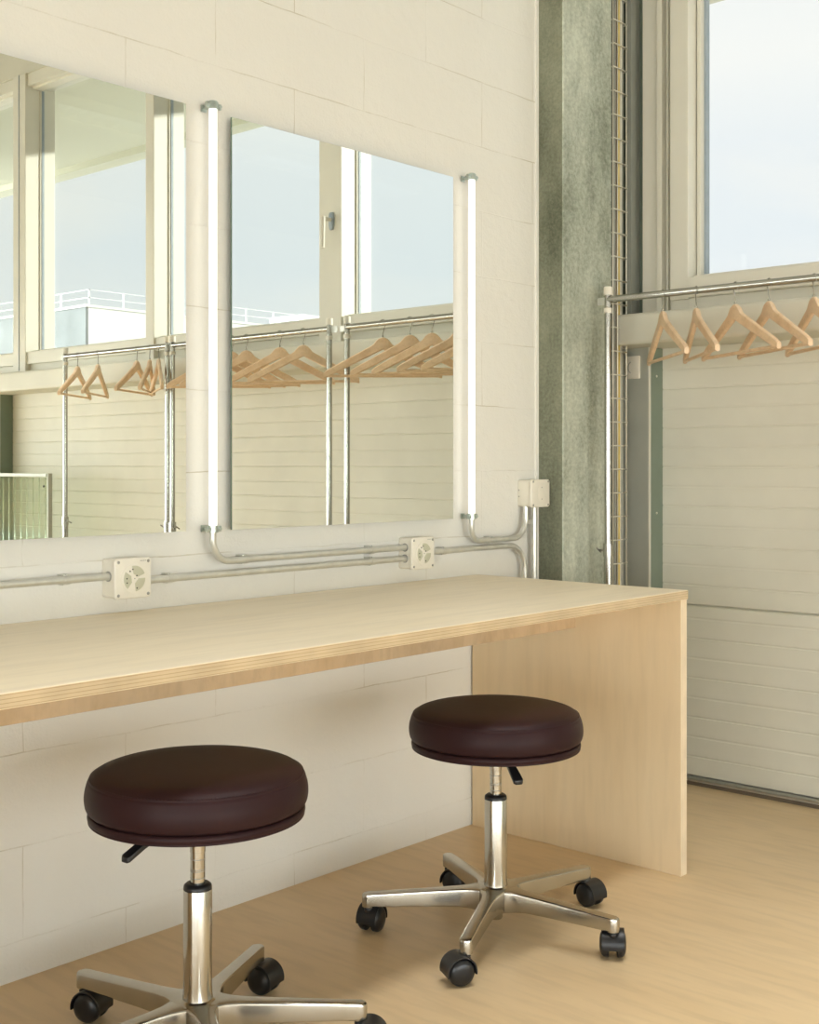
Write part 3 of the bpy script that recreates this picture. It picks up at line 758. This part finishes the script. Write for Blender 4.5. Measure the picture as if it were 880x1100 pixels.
# ------------------------------------------------------------------ stools
def smooth_prof(pts, n=6):
    """Catmull-Rom through profile points"""
    P = [Vector((a, b_)) for a, b_ in pts]; out = []
    for i in range(len(P)-1):
        p0, p1, p2, p3 = P[max(i-1, 0)], P[i], P[i+1], P[min(i+2, len(P)-1)]
        for k in range(n):
            t_ = k/n
            out.append(.5*((2*p1)+(-p0+p2)*t_+(2*p0-5*p1+4*p2-p3)*t_*t_+(-p0+3*p1-3*p2+p3)*t_**3))
    out.append(P[-1]); return [(max(0, v.x), v.y) for v in out]
def stool(name, label, loc, rot, casters, lever, seat_dz):
    r = thing(name, label, 'stool', (0, 0, 0), 'swivel stools at the desk')
    R = .197; zs = .422+seat_dz
    # cushion: domed top, stitched edge, upright side tucked in at the bottom
    prof = smooth_prof([(0, zs+.0925), (.10, zs+.0915), (.150, zs+.0885), (.176, zs+.0825), (.1895, zs+.0735)], 6)
    seam_r, seam_z = .189, zs+.071
    prof += [(.1900, zs+.0722), (.1897, zs+.0712), (.1912, zs+.0698)]
    prof += smooth_prof([(.1930, zs+.066), (.1968, zs+.052), (.198, zs+.038), (.1958, zs+.024), (.190, zs+.0165), (.180, zs+.014)], 5)
    seat = MB().lathe(prof, 96).build('seat', M['leather'], r)
    MB().lathe(smooth_prof([(.181, zs+.0150), (.1895, zs+.0135), (.1925, zs+.0085), (.191, zs+.002), (.182, zs-.0035), (.10, zs-.004), (0, zs-.004)], 5), 96).build('seat_base', M['leather'], r)
    sm = MB(); ns = 190
    for k in range(ns):                                                    # stitches along the rim
        a = 2*PI*(k+.15)/ns; a2 = 2*PI*(k+.75)/ns
        sm.tube([(.1885*math.cos(a), .1885*math.sin(a), zs+.0748), (.1885*math.cos(a2), .1885*math.sin(a2), zs+.0748)], .0006, 4)
    sm.build('stitching', M['leather'], seat)
    # upright stitched joint on the side
    MB().tube([(.1914, 0, zs+.066), (.1968, 0, zs+.05), (.1974, 0, zs+.036), (.1940, 0, zs+.021)], .0009, 6).build('side_seam', M['leather'], seat).rotation_euler.z = math.radians(lever+150)
    MB().lathe([(0, zs-.014), (.05, zs-.014), (.055, zs-.004), (0, zs-.004)], 24).build('seat_plate', M['black'], r, 40)
    zc = .306
    pp = MB().lathe([(.0132, zc-.03), (.0132, zc+.062)], 36).lathe([(.0132, zc+.062), (.0140, zc+.0625)], 36).lathe([(.0140, zc+.0625), (.0140, zs-.013)], 36).build('gas_piston', M['chrome'], r)
    for dz in (.016, .0285, .032, .050): MB().lathe([(.01325, zc+dz-.0007), (.01345, zc+dz-.0004), (.01345, zc+dz+.0004), (.01325, zc+dz+.0007)], 32).build('ring_mark', M['grey'], pp)
    MB().lathe([(.0134, zc+.006), (.020, zc+.0065), (.0245, zc+.003), (.0255, zc-.001), (.0255, zc-.006)], 36).build('collar', M['black'], r, 50)
    MB().lathe([(.0252, zc-.004), (.0256, zc-.005), (.0256, .13), (.0262, .115), (.0275, .102), (.031, .090), (.036, .082)], 48).build('column', M['chrome'], r, 60)
    # cast hub and five arms
    MB().lathe([(.0, .112), (.030, .106), (.038, .098), (.042, .086), (.040, .066), (.030, .058), (.016, .054), (.016, .034), (.0135, .030), (0, .030)], 40).build('hub', M['steel'], r, 45)
    for k in range(5):
        a0 = 2*PI*k/5
        def topz(q): return .104 - .014*(min(q, .30)-.03)/.27 if q > .03 else .104
        def fn(u, v, h_, a0=a0):
            s_ = h_                       # 0 bottom .. 1 top
            bot = .0625 if u > .09 else .052+.0105*max(0, u)/.09
            z_ = bot + (topz(u)-bot)*s_
            return (u*math.cos(a0)-v*math.sin(a0), u*math.sin(a0)+v*math.cos(a0), z_)
        half = [(.005, .036), (.030, .034), (.045, .026), (.062, .0195), (.085, .0165), (.13, .0150), (.20, .0144), (.285, .0140)]
        cap = [(.290+.0140*math.sin(q), .0140*math.cos(q)) for q in [PI*j/10 for j in range(11)]]
        poly = half + cap + [(u, -v) for u, v in half[::-1]]
        # outline pushed up with a rounded top edge
        bb = bmesh.new()
        lev = [(0, 0.0012), (.06, 0), (.84, 0), (.94, .0008), (.985, .0026), (1.0, .0050)]
        rings = []
        npoly = len(poly); cen = V(.15, 0)
        for (h_, ins) in lev:
            ring = []
            for j, (u, v) in enumerate(poly):
                vv = v - math.copysign(min(ins, abs(v)), v) if abs(v) > 1e-5 else v
                uu = u - (ins*max(0, (u-.290)/.0140) if u > .290 else 0)
                ring.append(bb.verts.new(fn(uu, vv, h_)))
            rings.append(ring)
        for i in range(len(rings)-1):
            for j in range(npoly):
                f = bb.faces.new((rings[i][j], rings[i][(j+1) % npoly], rings[i+1][(j+1) % npoly], rings[i+1][j]))
        bb.faces.new(rings[-1]); bb.faces.new(rings[0][::-1])
        bmesh.ops.recalc_face_normals(bb, faces=bb.faces)
        mb = MB()._add(bb)
        ex, ey = .290*math.cos(a0), .290*math.sin(a0)
        mb.lathe([(.0140, .066), (.0140, .0610), (.0125, .0595), (0, .0595)], 24, Matrix.Translation((ex, ey, 0)))
        mb.build('arm', M['steel'], r, 24)
        # twin-wheel caster
        ca = math.radians(casters[k]); dx, dy = math.cos(ca), math.sin(ca)   # trail direction
        ax_ = (-dy, dx)                                                       # axle direction
        cx, cy, cz = ex+dx*.017, ey+dy*.017, .0285
        F = lambda u, v, q, cx=cx, cy=cy, cz=cz, dx=dx, dy=dy: (cx+u*dx-q*dy, cy+u*dy+q*dx, cz+v)
        hood = MB()
        ro, ri = .0325, .0294
        arc_o = [(ro*math.cos(q), ro*math.sin(q)) for q in [math.radians(-12+202*j/22) for j in range(23)]]
        arc_i = [(ri*math.cos(q), ri*math.sin(q)) for q in [math.radians(-12+202*j/22) for j in range(23)]]
        hood.prism(arc_o+arc_i[::-1], -.0245, .0245, F, .0008, seg=1)
        web = [(.030*math.cos(q), .030*math.sin(q)) for q in [math.radians(-8+196*j/22) for j in range(23)]] + [(-.016, -.006), (0, -.010), (.014, -.006)]
        hood.prism(web, -.0078, .0078, F, .001)
        ct = hood.build('caster', M['black'], r, 35)
        MB().tube([(ex, ey, .046), (ex, ey, .0605)], .0095, 14).build('stem', M['black'], ct)
        for sd in (-1, 1):
            wm = Matrix.Translation((cx, cy, cz)) @ Matrix(((dx, ax_[0]*0, ax_[0], 0), (dy, 0, ax_[1], 0), (0, 1, 0, 0), (0, 0, 0, 1)))
            pr = [(0, sd*.0290), (.009, sd*.0287), (.018, sd*.0272), (.0245, sd*.0242), (.0277, sd*.0195), (.0285, sd*.0160), (.0285, sd*.0098), (.0268, sd*.0084), (0, sd*.0084)]
            MB().lathe(pr, 32, wm).build('wheel', M['blackw'], ct, 50)
    # seat height lever
    la = math.radians(lever-math.degrees(rot)); dl = V(math.cos(la), math.sin(la), 0); sl = V(-dl.y, dl.x, 0)
    lv = MB().tube([dl*.03+V(0, 0, zs-.010), dl*.110+V(0, 0, zs-.014)], .0045, 8)
    def LF(u, v, q): return dl*(u) + sl*v + V(0, 0, zs-.018-.45*max(0, u-.10)+q)
    lv.prism([(.085, -.006), (.125, -.010), (.157, -.011), (.161, -.007), (.161, .007), (.157, .011), (.125, .010), (.085, .006)], -.004, .006, LF, .0015)
    lv.build('lever', M['black'], r, 40)
    r.location = loc; r.rotation_euler.z = rot
    return r
YAW = 41.8
cam2w = -48.2
# caster trail angles are given in the stool's own frame
stool('swivel_stool', 'round dark brown leather stool nearer the camera, cut by the bottom edge', (1.403, -.539, 0), math.radians(3.5+cam2w),
      [-13, -33, -23, 27, 57], 180+50+cam2w, .014)
stool('swivel_stool', 'round dark brown leather stool beside the desk side panel', (2.234, -.569, 0), math.radians(182+cam2w),
      [-117, 18, -100, 128, 158], -76+cam2w, 0)

# ------------------------------------------------------------------ unseen louvred fill lights added at the ceiling (they throw their light downwards)
glow = emit('fill_diffuser_glow', (1, .98, .93), 1.2)
for (x, y, pw, lab) in ((.4, -1.15, LP1, 'added louvred fill light above the left half of the desk'), (2.3, -1.15, LP1, 'added louvred fill light above the right half of the desk'),
                        (.4, -2.9, LP2, 'added louvred fill light behind the camera, left'), (2.3, -2.9, LP2, 'added louvred fill light behind the camera, right'),
                        (.4, -4.7, LP2, 'added louvred fill light at the far end of the room, left'), (2.3, -4.7, LP2, 'added louvred fill light at the far end of the room, right')):
    r = thing('ceiling_fill_light', lab, 'lamp', (x, y, CEIL-.07), 'added ceiling fill lights')
    MB().box(x-.86, x+.86, y-.14, y-.13, CEIL-.07, CEIL).box(x-.86, x+.86, y+.13, y+.14, CEIL-.07, CEIL).box(x-.86, x-.85, y-.13, y+.13, CEIL-.07, CEIL).box(x+.85, x+.86, y-.13, y+.13, CEIL-.07, CEIL).build('housing', M['plastic'], r)
    MB().box(x-.85, x+.85, y-.13, y+.13, CEIL-.012, CEIL-.006).build('fill_light_diffuser', glow, r)
    lv = MB()
    for k in range(16): lv.box(x-.80+k*.1067-.001, x-.80+k*.1067+.001, y-.13, y+.13, CEIL-.065, CEIL-.02)
    lv.build('fill_light_louvre', M['galv'], r)
    l = bpy.data.lights.new('fill_lamp', 'AREA'); l.shape = 'RECTANGLE'; l.size, l.size_y = 1.68, .24; l.energy = pw; l.color = (1, .99, .96); l.spread = math.radians(66)
    ob = bpy.data.objects.new('fill_lamp', l); C.objects.link(ob); ob.parent = r; ob.location = (0, 0, -.002)

# ------------------------------------------------------------------ daylight
w = bpy.data.worlds.new('sky'); S.world = w; w.use_nodes = True
t = w.node_tree; t.nodes.clear()
o = t.nodes.new('ShaderNodeOutputWorld'); bg = t.nodes.new('ShaderNodeBackground'); t.links.new(bg.outputs[0], o.inputs[0])
tc = t.nodes.new('ShaderNodeTexCoord')
sx = N(t, 'ShaderNodeSeparateXYZ'); t.links.new(tc.outputs['Generated'], sx.inputs[0])
# layered sky: pale horizon, a blue band, then high white cloud; the layers waver with a noise
wn = N(t, 'ShaderNodeTexNoise', Scale=2.0, Detail=5.0); t.links.new(tc.outputs['Generated'], wn.inputs['Vector'])
wz = N(t, 'ShaderNodeMath', operation='MULTIPLY_ADD'); wz.inputs[1].default_value = .12; t.links.new(wn.outputs[0], wz.inputs[0])
zo = N(t, 'ShaderNodeMath', operation='SUBTRACT'); zo.inputs[1].default_value = .06; t.links.new(sx.outputs[2], zo.inputs[0]); t.links.new(zo.outputs[0], wz.inputs[2])
grad = ramp(t, wz.outputs[0], [(0, (.97, .97, .95)), (.09, (.935, .95, .955)), (.17, (.84, .895, .94)), (.245, (.87, .91, .945)), (.30, (.96, .965, .955)), (.6, (.80, .87, .93)), (1, (.60, .73, .89))])
mp = N(t, 'ShaderNodeMapping'); mp.inputs['Scale'].default_value = (1, 1, 3.2); mp.inputs['Location'].default_value = (.35, .1, .2)
t.links.new(tc.outputs['Generated'], mp.inputs[0])
cn = N(t, 'ShaderNodeTexNoise', Scale=2.3, Detail=7.0, Roughness=.52, Distortion=.25); t.links.new(mp.outputs[0], cn.inputs['Vector'])
cr = ramp(t, cn.outputs[0], [(.50, (0, 0, 0)), (.66, (.8, .8, .8))])
mx = N(t, 'ShaderNodeMix', data_type='RGBA'); t.links.new(cr.outputs[0], mx.inputs[0])
t.links.new(grad.outputs[0], mx.inputs[6]); mx.inputs[7].default_value = (.95, .95, .93, 1)
# unseen brighter part of the sky, added to fill the room with light
vd = N(t, 'ShaderNodeVectorMath', operation='DOT_PRODUCT'); vd.inputs[1].default_value = (-.62, -.783, .05)
t.links.new(tc.outputs['Generated'], vd.inputs[0])
mr = N(t, 'ShaderNodeMapRange'); mr.interpolation_type = 'SMOOTHSTEP'
mr.inputs['From Min'].default_value = .56; mr.inputs['From Max'].default_value = .86; mr.inputs['To Min'].default_value = 1.03; mr.inputs['To Max'].default_value = 11.0
t.links.new(vd.outputs['Value'], mr.inputs['Value'])
t.links.new(mx.outputs[2], bg.inputs[0]); t.links.new(mr.outputs[0], bg.inputs[1])
# sun: low, from outside the window wall
sd = bpy.data.lights.new('sun', 'SUN'); sd.energy = 4.4; sd.angle = math.radians(.8); sd.color = (1, .96, .88)
so = bpy.data.objects.new('sun', sd); C.objects.link(so)
sv = V(.766, .643, .235).normalized(); so.rotation_euler = sv.to_track_quat('Z', 'Y').to_euler(); so.location = (20, 16, 10)
# light portals in the window openings (they emit nothing, they guide the sampling of the sky)
def portal(name, loc, size, direction):
    l = bpy.data.lights.new(name, 'AREA'); l.shape = 'RECTANGLE'; l.size, l.size_y = size; l.cycles.is_portal = True
    ob = bpy.data.objects.new(name, l); C.objects.link(ob); ob.location = loc
    ob.rotation_euler = Vector(direction).to_track_quat('-Z', 'Z' if abs(direction[2]) < .5 else 'Y').to_euler()
portal('daylight_rear', (.1, YR-.16, 0.975), (7.0, 1.76), (0, 1, 0))
portal('daylight_front', (XL-.16, -3.65, 0.975), (5.6, 1.76), (1, 0, 0))
portal('daylight_right', (3.74, -3.2, 2.36), (6.0, 1.6), (-1, 0, 0))

# ------------------------------------------------------------------ camera
cd = bpy.data.cameras.new('camera'); cam = bpy.data.objects.new('camera', cd); C.objects.link(cam)
cam.location = (0, -2.303, 1.06); cam.rotation_euler = (PI/2, 0, math.radians(YAW-90))
cd.sensor_fit = 'HORIZONTAL'; cd.sensor_width = 36; cd.lens = 36*1331/880; cd.shift_y = -50/880
cd.clip_start = .02; cd.clip_end = 500
S.camera = cam
vs = S.view_settings
vs.view_transform = 'Standard'; vs.look = 'None'; vs.gamma = 1; vs.use_curve_mapping = False; vs.exposure = 0.0
try:
    S.cycles.max_bounces = 14; S.cycles.diffuse_bounces = 6; S.cycles.glossy_bounces = 8; S.cycles.transparent_max_bounces = 24
    S.cycles.caustics_reflective = False; S.cycles.sample_clamp_indirect = 6
except Exception: pass
